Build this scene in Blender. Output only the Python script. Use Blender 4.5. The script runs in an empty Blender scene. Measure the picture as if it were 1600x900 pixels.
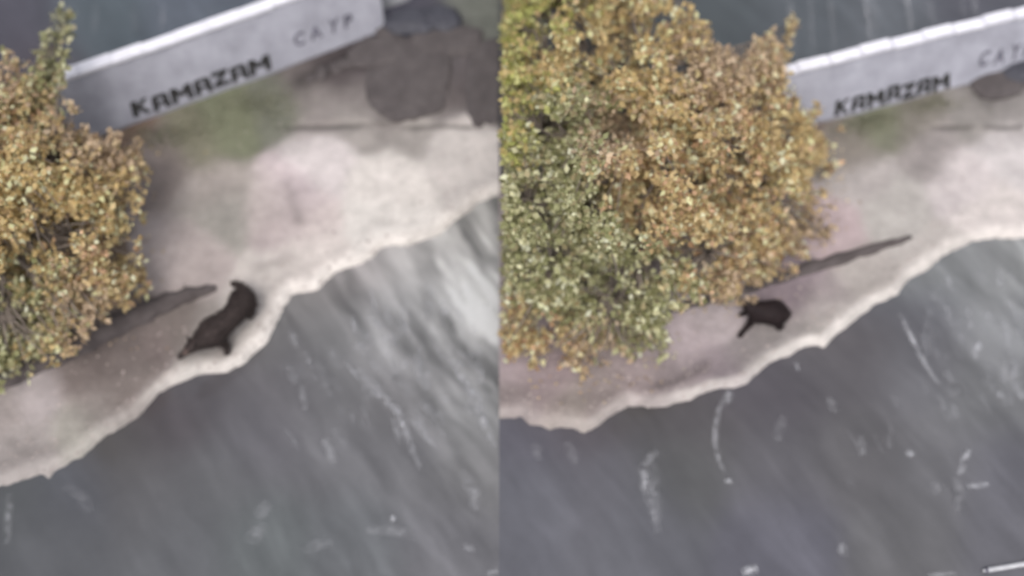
import bpy, bmesh, math, random
import numpy as np
from mathutils import Vector, Matrix
random.seed(7); RNG = np.random.default_rng(7)
S = bpy.context.scene
COL = S.collection

# ------------------------------------------------------------------ camera, sky, sun, exposure
PITCH = math.radians(60); DIST = 22.0; LENS = 49.5; AXPX = 780.0
CAMLOC = np.array([0.0, -DIST*math.cos(PITCH), DIST*math.sin(PITCH)])
cam = bpy.data.cameras.new('camera'); co = bpy.data.objects.new('camera', cam); COL.objects.link(co)
co.location = CAMLOC; co.rotation_euler = (math.pi/2-PITCH, 0, 0)
cam.lens = LENS; cam.sensor_width = 36; cam.clip_end = 3000; cam.clip_start = 0.1
cam.shift_x = (800-AXPX)/1600
cam.dof.use_dof = True; cam.dof.focus_distance = 16.6; cam.dof.aperture_fstop = 0.17
S.camera = co
W = bpy.data.worlds.new('World'); S.world = W; W.use_nodes = True
nt = W.node_tree; bg = nt.nodes['Background']
sky = nt.nodes.new('ShaderNodeTexSky'); sky.sky_type = 'NISHITA'; sky.sun_disc = False
SUN_EL = math.radians(60); SUN_AZ = math.radians(188)      # compass angle the light comes from (0 = +Y, clockwise)
sky.sun_elevation = SUN_EL; sky.sun_rotation = SUN_AZ
sky.air_density = 1.0; sky.dust_density = 4.0
hs = nt.nodes.new('ShaderNodeHueSaturation'); hs.inputs['Saturation'].default_value = 0.35
nt.links.new(sky.outputs[0], hs.inputs['Color']); nt.links.new(hs.outputs[0], bg.inputs[0]); bg.inputs[1].default_value = 0.15
sd = Vector((math.sin(SUN_AZ)*math.cos(SUN_EL), math.cos(SUN_AZ)*math.cos(SUN_EL), math.sin(SUN_EL)))
sl = bpy.data.lights.new('sun', 'SUN'); sl.energy = 1.25; sl.angle = math.radians(16); sl.color = (1, .965, .93)
so = bpy.data.objects.new('sun', sl); COL.objects.link(so); so.location = (0, 0, 30)
so.rotation_euler = (-sd).to_track_quat('-Z', 'Y').to_euler()
S.view_settings.view_transform = 'Standard'; S.view_settings.look = 'None'
S.view_settings.exposure = 0.45; S.view_settings.gamma = 1

# ------------------------------------------------------------------ helpers
CT, ST = math.cos(PITCH), math.sin(PITCH)
def P(px, py, z=0.0):
    """point of the plane at height z seen at photograph pixel px, py"""
    a = (px-AXPX)/1600*36/LENS; b = -(py-450)/1600*36/LENS
    d = np.array([a, CT+b*ST, -ST+b*CT])
    t = (z-CAMLOC[2])/d[2]
    return CAMLOC+d*t
def proj(x, y, z):
    rx, ry, rz = x-CAMLOC[0], y-CAMLOC[1], z-CAMLOC[2]
    f = ry*CT-rz*ST; u = ry*ST+rz*CT
    return AXPX+rx/f*LENS/36*1600, 450-u/f*LENS/36*1600
def lin(c):
    c = np.asarray(c, float)/255
    return np.where(c <= .04045, c/12.92, ((c+.055)/1.055)**2.4)
def _hash(ix, iy, s):
    n = (ix*374761393+iy*668265263+s*1442695041) & 0xffffffff
    n = ((n ^ (n >> 13))*1274126177) & 0xffffffff
    return ((n ^ (n >> 16)) & 0xffff)/65535.0
def vnoise(x, y, s=0):
    ix = np.floor(x).astype(np.int64); iy = np.floor(y).astype(np.int64); fx = x-ix; fy = y-iy
    fx = fx*fx*(3-2*fx); fy = fy*fy*(3-2*fy)
    a = _hash(ix, iy, s); b = _hash(ix+1, iy, s); c = _hash(ix, iy+1, s); d = _hash(ix+1, iy+1, s)
    return (a*(1-fx)+b*fx)*(1-fy)+(c*(1-fx)+d*fx)*fy
def fbm(x, y, s=0, o=4):
    v = 0; a = .5
    for k in range(o):
        v = v+a*(vnoise(x, y, s+k)-.5); x = x*2.03+7.1; y = y*2.03+3.7; a *= .5
    return v*2
def props(o, label=None, cat=None, group=None, kind=None):
    if label: o['label'] = label
    if cat: o['category'] = cat
    if group: o['group'] = group
    if kind: o['kind'] = kind
    return o
def link(name, me, mat=None, parent=None):
    o = bpy.data.objects.new(name, me); COL.objects.link(o)
    if mat is not None and not me.materials: me.materials.append(mat)
    if parent is not None: o.parent = parent
    return o
def empty(name, loc=(0, 0, 0), **k):
    o = bpy.data.objects.new(name, None); COL.objects.link(o); o.location = loc; o.empty_display_size = .2
    return props(o, **k)
def mesh(name, V, F, smooth=True, cols=None):
    me = bpy.data.meshes.new(name)
    V = np.asarray(V, np.float32).reshape(-1, 3)
    if isinstance(F, np.ndarray):
        k = F.shape[1]
        me.vertices.add(len(V)); me.vertices.foreach_set('co', V.ravel())
        me.loops.add(F.size); me.loops.foreach_set('vertex_index', F.ravel().astype(np.int32))
        me.polygons.add(len(F)); me.polygons.foreach_set('loop_start', np.arange(0, F.size, k, dtype=np.int32))
        me.update(calc_edges=True)
    else:
        me.from_pydata([tuple(map(float, v)) for v in V], [], F)
    if smooth: me.polygons.foreach_set('use_smooth', np.ones(len(me.polygons), bool))
    if cols is not None:
        at = me.color_attributes.new('tint', 'FLOAT_COLOR', 'POINT')
        c = np.ones((len(V), 4), np.float32); c[:, :3] = cols; at.data.foreach_set('color', c.ravel())
    me.validate(); me.update()
    return me
def material(name, col=(.5, .5, .5), rough=.8, col2=None, nscale=8, bump=.0, bscale=60, attr=False, spec=.5, mottle=None, transl=0, bump_stretch=None):
    """Principled material: colour (or the 'tint' attribute) mottled by noise, with fine relief"""
    m = bpy.data.materials.new(name); m.use_nodes = True; t = m.node_tree; n = t.nodes; L = t.links
    b = n['Principled BSDF']; b.inputs['Roughness'].default_value = rough; b.inputs['Specular IOR Level'].default_value = spec
    tc = n.new('ShaderNodeTexCoord')
    nz = n.new('ShaderNodeTexNoise'); nz.inputs['Scale'].default_value = nscale; nz.inputs['Detail'].default_value = 8; nz.inputs['Roughness'].default_value = .65
    L.new(tc.outputs['Object'], nz.inputs['Vector'])
    if attr:
        at = n.new('ShaderNodeAttribute'); at.attribute_name = 'tint'; src = at.outputs['Color']
        mx = n.new('ShaderNodeMix'); mx.data_type = 'RGBA'; mx.blend_type = 'MULTIPLY'; mx.inputs[0].default_value = 1
        mr = n.new('ShaderNodeMapRange'); mr.inputs[1].default_value = .3; mr.inputs[2].default_value = .7
        a = mottle or .12; mr.inputs[3].default_value = 1-a; mr.inputs[4].default_value = 1+a
        L.new(nz.outputs[0], mr.inputs[0]); L.new(src, mx.inputs[6]); L.new(mr.outputs[0], mx.inputs[7]); out = mx.outputs[2]
    else:
        mx = n.new('ShaderNodeMix'); mx.data_type = 'RGBA'
        mx.inputs[6].default_value = (*col, 1); mx.inputs[7].default_value = (*(col2 or [c*.7 for c in col]), 1)
        mr = n.new('ShaderNodeMapRange'); mr.inputs[1].default_value = .35; mr.inputs[2].default_value = .65
        L.new(nz.outputs[0], mr.inputs[0]); L.new(mr.outputs[0], mx.inputs[0]); out = mx.outputs[2]
    L.new(out, b.inputs['Base Color'])
    if bump:
        n2 = n.new('ShaderNodeTexNoise'); n2.inputs['Scale'].default_value = bscale; n2.inputs['Detail'].default_value = 6
        if bump_stretch:
            mp = n.new('ShaderNodeMapping'); mp.inputs['Scale'].default_value = bump_stretch; L.new(tc.outputs['Object'], mp.inputs[0]); L.new(mp.outputs[0], n2.inputs[0])
        else: L.new(tc.outputs['Object'], n2.inputs['Vector'])
        bp = n.new('ShaderNodeBump'); bp.inputs['Strength'].default_value = bump; bp.inputs['Distance'].default_value = .02
        L.new(n2.outputs[0], bp.inputs['Height']); L.new(bp.outputs[0], b.inputs['Normal'])
    if transl:
        tr = n.new('ShaderNodeBsdfTranslucent'); L.new(out, tr.inputs[0]); ms = n.new('ShaderNodeMixShader'); ms.inputs[0].default_value = transl
        L.new(b.outputs[0], ms.inputs[1]); L.new(tr.outputs[0], ms.inputs[2]); L.new(ms.outputs[0], n['Material Output'].inputs[0])
    return m
M_SAND = material('sand', attr=True, rough=.95, nscale=7, mottle=.11, bump=.9, bscale=16, spec=.2)
M_WATER = material('silty_water_and_glare', attr=True, rough=.16, nscale=2.2, mottle=.06, bump=.35, bscale=2.4, bump_stretch=(1, .45, 1), spec=.5)
M_WALL = material('painted_concrete', (.33, .33, .375), .8, (.235, .235, .27), 2.2, .3, 30)
M_COPE = material('white_coping', (.72, .71, .76), .75, (.62, .61, .67), 6, .3, 40)
M_LETTER = material('black_paint', (.006, .006, .006), .8, (.022, .02, .02), 14)
M_FAINT = material('faded_grey_paint', (.045, .043, .06), .8, (.13, .125, .16), 8)
M_ROCK_SHADE = material('brown_rock_and_shade', (.056, .047, .047), .9, (.086, .074, .073), 5, .8, 12)  # rubble brown, also the tone of slabs standing in for shade
M_BLUE_ROCK_SHADE = material('blue_grey_rock_and_shade', (.030, .030, .040), .7, (.055, .055, .068), 4, .8, 12)
M_BARK = material('bark', (.12, .095, .08), .9, (.22, .185, .155), 14, .8, 30)
M_LOG = material('driftwood', (.062, .050, .049), .9, (.098, .082, .081), 5, .8, 18, bump_stretch=(1, 6, 6))
M_LEAF = material('autumn_leaf', attr=True, rough=.6, nscale=30, mottle=.12, transl=.42)
M_FUR = material('black_fur', (.012, .008, .009), .7, (.022, .014, .014), 20, .5, 60, spec=.2)
M_MUZZLE = material('brown_fur', (.06, .042, .038), .8, (.10, .072, .064), 20, .4, 60, spec=.2)
M_DBROWN = material('dark_brown_fur', (.024, .018, .017), .8, (.048, .036, .034), 14, .5, 60, spec=.2)
M_EYE = material('dark_eye', (.01, .008, .006), .15, (.012, .01, .008), 5)
M_POLE = material('white_pole_paint', (.46, .46, .48), .6, (.36, .36, .38), 10)
M_GRASS = material('grass_blades', attr=True, rough=.8, nscale=20, transl=.2)
def foam_material():
    m = bpy.data.materials.new('foam'); m.use_nodes = True; t = m.node_tree; n = t.nodes; L = t.links
    b = n['Principled BSDF']; b.inputs['Roughness'].default_value = .7
    at = n.new('ShaderNodeAttribute'); at.attribute_name = 'tint'; sp = n.new('ShaderNodeSeparateColor'); L.new(at.outputs[0], sp.inputs[0])
    tc = n.new('ShaderNodeTexCoord'); nz = n.new('ShaderNodeTexNoise'); nz.inputs['Scale'].default_value = 9; nz.inputs['Detail'].default_value = 6
    L.new(tc.outputs['Object'], nz.inputs[0])
    mr = n.new('ShaderNodeMapRange'); mr.inputs[1].default_value = .30; mr.inputs[2].default_value = .66; L.new(nz.outputs[0], mr.inputs[0])
    mu = n.new('ShaderNodeMath'); mu.operation = 'MULTIPLY'; L.new(sp.outputs[0], mu.inputs[0]); L.new(mr.outputs[0], mu.inputs[1])
    b.inputs['Base Color'].default_value = (.52, .52, .55, 1)
    L.new(mu.outputs[0], b.inputs['Alpha'])
    return m
M_FOAM = foam_material()

# ------------------------------------------------------------------ plan of both banks, in photograph pixels
ZS = .12                                       # usual height of the sand
SHORE = {'L': [(-260, 850), (-60, 785), (0, 760), (40, 748), (65, 738), (75, 746), (88, 732), (130, 710), (165, 680), (215, 650), (250, 612), (285, 592), (322, 582), (356, 583), (376, 571), (396, 553),
               (420, 527), (437, 490), (457, 461), (498, 450), (523, 424), (567, 412), (582, 397), (600, 382), (640, 381), (687, 367), (712, 343), (750, 313), (780, 303)],
         'R': [(780, 652), (815, 650), (830, 660), (855, 668), (880, 666), (915, 672), (940, 662), (965, 645), (985, 634), (1030, 636), (1070, 626), (1095, 615), (1140, 604), (1165, 600), (1200, 568),
               (1240, 548), (1268, 538), (1288, 543), (1310, 520), (1350, 490), (1400, 458), (1430, 430), (1480, 395), (1520, 377), (1600, 370), (1700, 362), (1800, 340)]}
# foot of the wall: two pixels per half; beyond it there is water again
WALL = {'L': ((60, 244), (604, 46)), 'R': ((1150, 222), (1690, 86))}
FARTONE = {}
SAND_C = {'L': [(250, 250, 150, 138, 135), (330, 300, 176, 166, 163), (300, 400, 184, 172, 172), (430, 320, 196, 184, 183), (500, 250, 218, 208, 210), (600, 280, 222, 214, 212), (720, 230, 205, 197, 196),  # sand tones, with shade of trees, wall and right dog painted in
                (600, 360, 228, 221, 219), (480, 400, 218, 208, 206), (420, 450, 206, 197, 195), (350, 190, 128, 130, 110), (300, 220, 134, 130, 115), (430, 165, 122, 122, 112), (500, 175, 146, 138, 137),
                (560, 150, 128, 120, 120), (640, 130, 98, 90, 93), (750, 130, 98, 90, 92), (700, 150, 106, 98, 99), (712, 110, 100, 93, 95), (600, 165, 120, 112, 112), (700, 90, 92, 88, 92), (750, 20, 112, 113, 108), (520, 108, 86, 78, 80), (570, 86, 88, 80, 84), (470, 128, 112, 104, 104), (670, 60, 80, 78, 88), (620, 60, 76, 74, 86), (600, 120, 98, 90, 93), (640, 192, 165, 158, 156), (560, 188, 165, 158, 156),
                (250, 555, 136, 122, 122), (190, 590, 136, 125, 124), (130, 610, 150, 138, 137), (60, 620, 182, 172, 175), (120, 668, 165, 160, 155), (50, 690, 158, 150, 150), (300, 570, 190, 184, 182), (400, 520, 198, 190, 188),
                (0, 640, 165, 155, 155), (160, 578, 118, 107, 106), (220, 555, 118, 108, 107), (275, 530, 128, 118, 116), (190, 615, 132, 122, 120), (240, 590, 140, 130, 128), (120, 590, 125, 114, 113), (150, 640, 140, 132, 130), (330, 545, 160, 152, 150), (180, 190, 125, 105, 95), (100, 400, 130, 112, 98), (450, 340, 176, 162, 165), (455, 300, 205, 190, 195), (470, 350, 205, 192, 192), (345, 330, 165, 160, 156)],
          'R': [(1350, 280, 182, 174, 174), (1330, 225, 140, 132, 126), (1450, 240, 158, 150, 150), (1500, 290, 205, 195, 197), (1580, 235, 210, 202, 204), (1300, 360, 190, 172, 176), (1400, 330, 188, 182, 180),
                (1550, 340, 218, 208, 207), (1460, 400, 192, 184, 182), (1350, 430, 178, 170, 168), (1290, 475, 158, 147, 150), (1245, 455, 150, 136, 144), (1310, 505, 195, 188, 186), (1120, 500, 192, 180, 185),
                (1080, 540, 192, 178, 184), (1130, 580, 150, 138, 145), (1080, 598, 162, 150, 152), (1220, 545, 162, 155, 155), (1000, 600, 165, 150, 153), (1095, 578, 138, 126, 132), (1060, 590, 146, 134, 138), (1160, 560, 148, 140, 142), (1200, 545, 150, 142, 143), (1250, 525, 158, 150, 150), (1290, 500, 172, 165, 163), (960, 625, 150, 138, 138), (1020, 612, 150, 138, 140), (800, 625, 146, 134, 135), (850, 600, 158, 142, 146), (800, 570, 168, 153, 158), (880, 640, 158, 147, 144),
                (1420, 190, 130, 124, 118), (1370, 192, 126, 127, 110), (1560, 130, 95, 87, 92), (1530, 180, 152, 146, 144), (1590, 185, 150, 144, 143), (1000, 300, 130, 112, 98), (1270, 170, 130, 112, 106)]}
WATER_C = {'L': [(740, 500, 204, 204, 206), (690, 430, 176, 174, 175), (690, 520, 178, 177, 180), (640, 540, 156, 155, 158), (740, 380, 168, 166, 165), (640, 430, 166, 163, 164), (560, 440, 152, 147, 149), (500, 480, 126, 123, 124), (440, 540, 116, 114, 117), (540, 560, 128, 127, 130), (620, 560, 150, 149, 152),  # water tones with sky glare and dark bank shading painted in
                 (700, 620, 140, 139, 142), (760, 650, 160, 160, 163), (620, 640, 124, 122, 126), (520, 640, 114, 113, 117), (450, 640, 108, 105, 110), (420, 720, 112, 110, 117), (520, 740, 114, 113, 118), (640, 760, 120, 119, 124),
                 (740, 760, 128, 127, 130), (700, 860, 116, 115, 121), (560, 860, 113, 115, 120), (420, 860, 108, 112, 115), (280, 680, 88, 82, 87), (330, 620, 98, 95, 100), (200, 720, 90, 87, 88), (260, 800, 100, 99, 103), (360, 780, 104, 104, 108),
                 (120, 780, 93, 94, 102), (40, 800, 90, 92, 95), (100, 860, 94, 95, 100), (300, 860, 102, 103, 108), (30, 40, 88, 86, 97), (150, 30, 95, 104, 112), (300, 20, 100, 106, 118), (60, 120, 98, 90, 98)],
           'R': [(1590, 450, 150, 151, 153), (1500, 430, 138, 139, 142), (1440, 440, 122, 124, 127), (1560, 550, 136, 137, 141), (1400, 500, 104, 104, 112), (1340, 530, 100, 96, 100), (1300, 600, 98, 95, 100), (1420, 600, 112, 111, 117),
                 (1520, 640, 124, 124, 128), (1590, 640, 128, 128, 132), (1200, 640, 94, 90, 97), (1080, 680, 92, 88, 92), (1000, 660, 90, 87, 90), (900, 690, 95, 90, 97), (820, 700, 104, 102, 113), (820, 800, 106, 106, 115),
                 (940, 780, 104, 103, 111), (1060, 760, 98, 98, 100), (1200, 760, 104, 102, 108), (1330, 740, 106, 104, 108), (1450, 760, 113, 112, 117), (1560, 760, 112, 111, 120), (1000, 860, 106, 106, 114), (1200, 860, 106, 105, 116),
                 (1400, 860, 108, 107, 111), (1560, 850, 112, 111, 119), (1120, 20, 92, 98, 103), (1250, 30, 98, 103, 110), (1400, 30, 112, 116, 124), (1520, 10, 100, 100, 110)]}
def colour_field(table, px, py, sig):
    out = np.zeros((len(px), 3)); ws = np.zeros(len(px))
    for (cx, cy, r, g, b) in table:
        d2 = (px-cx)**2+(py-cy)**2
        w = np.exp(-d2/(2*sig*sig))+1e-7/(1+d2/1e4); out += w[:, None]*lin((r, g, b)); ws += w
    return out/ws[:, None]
def seg_dist(x, y, pts):
    best = np.full(len(x), 1e9)
    for (ax, ay), (bx, by) in zip(pts[:-1], pts[1:]):
        vx, vy = bx-ax, by-ay; t = np.clip(((x-ax)*vx+(y-ay)*vy)/(vx*vx+vy*vy+1e-12), 0, 1)
        best = np.minimum(best, np.hypot(x-ax-t*vx, y-ay-t*vy))
    return best
def half_range(h):
    fine = np.concatenate([np.arange(0, 8.6, .045), 8.6+np.cumsum(.06*1.22**np.arange(36))])
    return -fine[::-1] if h == 'L' else fine
YR = np.concatenate([-(6.0+np.cumsum(.06*1.22**np.arange(36)))[::-1], np.arange(-6.0, 7.4, .045), 7.4+np.cumsum(.06*1.22**np.arange(36))])
def grid(xs, ys):
    X, Y = np.meshgrid(xs, ys); nx, ny = len(xs), len(ys)
    i = np.arange(ny-1)[:, None]*nx+np.arange(nx-1)[None]
    F = np.stack([i, i+1, i+nx+1, i+nx], -1).reshape(-1, 4)
    return X.ravel(), Y.ravel(), F
shore_w = {h: [tuple(P(px, py, .02)[:2]) for px, py in SHORE[h]] for h in 'LR'}
# carry the shoreline on past the frame
a, b = shore_w['L'][0], shore_w['L'][1]; shore_w['L'].insert(0, (-400, a[1]-180)); shore_w['R'].append((400, shore_w['R'][-1][1]+150))
ZW = .16
wall_w = {h: [P(px, py, ZW) for px, py in WALL[h]] for h in 'LR'}
def sand_height(x, y, h):
    pts = shore_w[h]; sx = np.array([p[0] for p in pts]); sy = np.array([p[1] for p in pts])
    o = np.argsort(sx); ys = np.interp(x, sx[o], sy[o])
    jag = fbm(x*3.1, y*3.1, 3, 3)*.05+fbm(x*9, y*9, 4, 3)*.03
    d = seg_dist(x, y, pts)*np.sign(y-ys)+jag
    A, B = wall_w[h]; dx, dy = (B-A)[:2]/np.linalg.norm((B-A)[:2]); dw = (y-A[1])*dx-(x-A[0])*dy       # distance beyond the wall foot
    along = (x-A[0])*dx+(y-A[1])*dy; L = np.linalg.norm((B-A)[:2])
    lip = .09*np.clip(d/.08, 0, 1)**.6+.03*np.exp(-((d-.20)/.13)**2)
    base = np.where(d > 0, lip, np.maximum(d*1.3, -.7))
    inner = np.clip((d-.3)/1.5, 0, 1)
    z = base+inner*(.05*fbm(x*.7, y*.7, 11, 3)+.018*fbm(x*3, y*3, 12, 3))
    # the low step between the pale bar and the dark bank
    px, py = proj(x, y, z)
    if h == 'L': st = 197+6*fbm(px*.03, py*0, 21, 2)*2; m = 1/(1+np.exp(-(px-450)/14))
    else: st = 201+5*fbm(px*.03, py*0, 22, 2)*2; m = 1/(1+np.exp(-(px-1440)/14))
    z = z+m*.07*np.clip((st-py)/5, 0, 1)*(d > .3)
    # behind the wall the ground falls away under water; it comes back past the wall's end
    fall = np.clip((dw-.45)/.5, 0, 1)
    if h == 'L': fall = fall*np.clip(1-(along-L-.6+.25*fbm(x*2, y*2, 5, 2))/.5, 0, 1)
    return z-fall*.9, d, dw, along-L, px, py
STAINS_AND_SHADE = {'L': [([(448, 285), (458, 315), (468, 350)], 9, .22), ([(345, 300), (352, 345)], 26, .14), ([(120, 602), (210, 575), (290, 540)], 16, .16), ([(535, 262), (548, 280)], 8, .12), ([(415, 418), (445, 405)], 12, .22), ([(20, 690), (36, 706)], 9, .18), ([(470, 130), (600, 62)], 13, .45), ([(450, 203), (560, 200)], 4, .30)],  # sand stains plus painted shade of wall foot, tree and dog
          'R': [([(1030, 604), (1070, 590), (1104, 570)], 8, .34), ([(1240, 470), (1262, 452)], 16, .22), ([(1120, 592), (1180, 566), (1215, 548)], 11, .16), ([(830, 612), (900, 622), (960, 618)], 12, .12), ([(1500, 130), (1600, 108)], 8, .35), ([(1520, 150), (1545, 172)], 9, .30)]}
SAND_K, WATER_K = .685, .585
grounds = {}
for h in 'LR':
    X, Y, F = grid(half_range(h), YR)
    Z, d, dw, al, px, py = sand_height(X, Y, h)
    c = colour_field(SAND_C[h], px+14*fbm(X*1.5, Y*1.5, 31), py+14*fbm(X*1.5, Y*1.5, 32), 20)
    # dry pale crust along the crumbling water edge
    if h == 'L': rim = lin((232, 224, 222)); wr = np.clip((px-40)/360, .25, 1)
    else: rim = lin((226, 218, 216)); wr = np.clip(.35+(px-900)/500, .3, 1)
    k = np.exp(-((np.maximum(d, .07)-.07)/((.11 if h == 'L' else .085)+.07*fbm(X*2.5, Y*2.5, 41, 3)))**2)*wr*(.75+.5*fbm(X*2.2, Y*2.2, 42, 3)); k = np.clip(k, 0, 1)*(d > -.03)
    c = c*(1-k[:, None])+rim*k[:, None]
    # darker line along the foot of the low step
    if h == 'L': dk = np.exp(-((py-199-4*fbm(px*.02, py*0, 21, 2))/3.0)**2)*np.clip((px-405)/60, 0, 1)*(.45+.8*vnoise(px*.04, py*0, 8))
    else: dk = np.exp(-((py-201)/3.2)**2)*np.clip((px-1450)/20, 0, 1)*np.clip(np.abs(px-1528)/16, 0, 1)*(px < 1600)
    c = c*(1-.55*np.clip(dk, 0, 1)[:, None])
    c = c*(1+.16*fbm(X*5, Y*5, 50, 4)+.12*fbm(X*1.3+Y*.5, Y*3.2-X*.8, 55, 4))[:, None]
    for (pts, wd, am) in STAINS_AND_SHADE[h]:
        sdist = seg_dist(px+4*fbm(X*4, Y*4, 91), py+4*fbm(X*4, Y*4, 92), pts); c = c*(1-am*np.exp(-(sdist/wd)**2))[:, None]
    c[d < -.03] = lin((110, 105, 100))
    far = np.clip((np.maximum(np.abs(X)-10, np.abs(Y)-8))/6, 0, 1)[:, None]
    c = c*(1-far)+lin((165, 156, 152))*far
    if h == 'R': ki = px < 1100
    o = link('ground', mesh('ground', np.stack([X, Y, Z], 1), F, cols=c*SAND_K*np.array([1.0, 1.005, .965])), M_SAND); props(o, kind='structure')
    props(o, label='pale sandy bank and river bed, '+('left' if h == 'L' else 'right')+' half')
    # water
    zz = .012*fbm(X*1.6+Y*.5, Y*.9, 61, 3)+.005*fbm(X*7, Y*4, 62, 2)
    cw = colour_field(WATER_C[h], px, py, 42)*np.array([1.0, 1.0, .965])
    # long slanting streaks that brighten with the painted sky glare
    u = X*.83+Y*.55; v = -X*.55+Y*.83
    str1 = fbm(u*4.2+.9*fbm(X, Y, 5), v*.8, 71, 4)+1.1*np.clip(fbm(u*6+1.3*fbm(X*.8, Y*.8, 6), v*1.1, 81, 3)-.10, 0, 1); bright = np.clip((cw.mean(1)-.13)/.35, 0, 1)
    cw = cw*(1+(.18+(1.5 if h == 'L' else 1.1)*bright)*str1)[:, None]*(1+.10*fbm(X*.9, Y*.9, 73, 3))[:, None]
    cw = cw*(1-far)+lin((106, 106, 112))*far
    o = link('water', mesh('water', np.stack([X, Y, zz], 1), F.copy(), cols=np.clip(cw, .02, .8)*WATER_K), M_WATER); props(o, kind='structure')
    props(o, label='grey silty water with painted sky glare, '+('left' if h == 'L' else 'right')+' half')
def ground_z(px, py, h):
    p = P(px, py, ZS)
    for _ in range(3):
        z = float(sand_height(np.array([p[0]]), np.array([p[1]]), h)[0][0]); p = P(px, py, z)
    return p

# ------------------------------------------------------------------ foam lying on the water
def foam(name, label, streaks, h):
    V, F, C = [], [], []
    for pts, w, a in streaks:
        pts = np.array(pts, float); n = max(4, int(np.sum(np.hypot(*np.diff(pts, axis=0).T))/8))
        t = np.linspace(0, len(pts)-1, n); q = np.stack([np.interp(t, range(len(pts)), pts[:, i]) for i in (0, 1)], 1)
        if n > 5: q[1:-1] = (q[:-2]+q[2:]+q[1:-1])/3
        W3 = np.array([P(x, y, .03) for x, y in q]); T = np.gradient(W3, axis=0); T /= np.linalg.norm(T, axis=1)[:, None]+1e-9
        N = np.stack([-T[:, 1], T[:, 0], T[:, 2]*0], 1)
        b0 = len(V); ww = w*.0125
        for i in range(n):
            e = math.sin(math.pi*(i+.4)/(n-.2))**.6
            wob = .35*ww*(random.random()-.5)
            for j, s in enumerate((-1, -.5, 0, .5, 1)):
                r = ww*(.6+.4*e)
                V.append(W3[i]+N[i]*(s*r+wob)); C.append([min(1, a*1.35)*e*(0, .42, .82, .42, 0)[j]]*3)
        for i in range(n-1):
            for j in range(4):
                k = b0+i*5+j; F.append((k, k+1, k+6, k+5))
    V = np.array(V); V[:, 2] = .034
    V[:, 0] = np.where(V[:, 0] < 0, np.minimum(V[:, 0], -.002), V[:, 0]) if h == 'L' else np.maximum(V[:, 0], .002)
    o = link(name, mesh(name, V, F, cols=np.array(C)), M_FOAM); props(o, label=label, cat='foam', kind='stuff')
    return o
fl = [([(538, 560), (560, 590), (588, 612), (620, 640), (632, 670), (645, 705), (660, 738)], 6, .55), ([(585, 600), (612, 632), (628, 660)], 5, .4), ([(655, 545), (652, 570), (658, 600)], 7, .5), ([(700, 560), (735, 610), (760, 650)], 8, .5),
      ([(725, 590), (745, 640), (776, 700)], 7, .45), ([(552, 495), (556, 520)], 5, .4), ([(632, 500), (635, 518)], 5, .5), ([(470, 600), (478, 640)], 6, .3), ([(478, 550), (486, 575)], 5, .3), ([(505, 685), (516, 705), (520, 725)], 8, .3),
      ([(720, 735), (738, 765), (745, 800)], 10, .3), ([(640, 650), (680, 700)], 6, .3), ([(612, 805), (616, 815)], 5, .55), ([(400, 808), (420, 785)], 10, .3), ([(395, 850), (405, 815)], 14, .2), ([(475, 865), (490, 850), (520, 848)], 9, .2),
      ([(570, 830), (610, 826), (650, 840)], 9, .25), ([(455, 515), (462, 545)], 6, .3), ([(15, 770), (14, 800), (10, 850)], 6, .25), ([(100, 760), (130, 775), (142, 800)], 8, .13), ([(725, 850), (742, 862)], 6, .25), ([(760, 896), (779, 893)], 6, .3),
      ([(690, 470), (700, 500)], 9, .35), ([(745, 560), (750, 600)], 8, .4), ([(600, 520), (606, 560)], 8, .22), ([(560, 575), (575, 600)], 6, .28)]
fr = [([(1030, 706), (1010, 722), (1006, 745), (1014, 775), (1022, 805), (1028, 832)], 9, .42), ([(1026, 720), (1020, 745), (1026, 790), (1030, 830)], 9, .16), ([(1140, 618), (1125, 635), (1118, 660), (1116, 690), (1122, 720), (1134, 745)], 5, .42), ([(1142, 612), (1130, 630)], 8, .45),
      ([(1137, 748), (1138, 756)], 6, .85), ([(1406, 490), (1420, 520), (1436, 550), (1452, 580), (1468, 602)], 5, .55), ([(1295, 620), (1306, 645)], 8, .28), ([(1344, 680), (1346, 712)], 7, .28), ([(1415, 705), (1428, 712)], 7, .6),
      ([(1498, 742), (1506, 722), (1515, 702)], 6, .6), ([(1510, 760), (1545, 755)], 5, .5), ([(1490, 745), (1500, 765), (1495, 800)], 8, .2), ([(1522, 560), (1525, 545), (1534, 536)], 6, .6), ([(1580, 590), (1588, 570)], 5, .6),
      ([(1318, 848), (1318, 870)], 8, .3), ([(1160, 897), (1170, 892), (1185, 889)], 8, .75), ([(1450, 899), (1495, 896)], 4, .4), ([(1512, 480), (1515, 520)], 6, .35), ([(1480, 430), (1490, 455)], 8, .3), ([(1560, 420), (1566, 450)], 8, .35),
      ([(1570, 500), (1572, 540)], 8, .3), ([(1585, 600), (1597, 625)], 7, .55), ([(1560, 610), (1568, 622)], 7, .5), ([(835, 690), (842, 720)], 8, .2), ([(888, 690), (900, 725)], 8, .15), ([(1244, 565), (1246, 580)], 4, .5), ([(1222, 650), (1215, 690)], 9, .18), ([(1478, 580), (1486, 600)], 6, .3)]
def scatter(h, n, box, slant, smin, smax):
    out = []
    for _ in range(n):
        x = random.uniform(box[0], box[2]); y = random.uniform(box[1], box[3]); l = random.uniform(14, 44)
        a_ = slant+random.gauss(0, .2); out.append(([(x, y), (x+l*.5*math.cos(a_)+random.uniform(-3, 3), y+l*.5*math.sin(a_)), (x+l*math.cos(a_), y+l*math.sin(a_))], random.uniform(4, 11), random.uniform(smin, smax)))
    return out
fl += scatter('L', 60, (560, 440, 765, 660), 1.15, .06, .26)+scatter('L', 14, (440, 520, 600, 700), 1.25, .06, .16)
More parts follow.
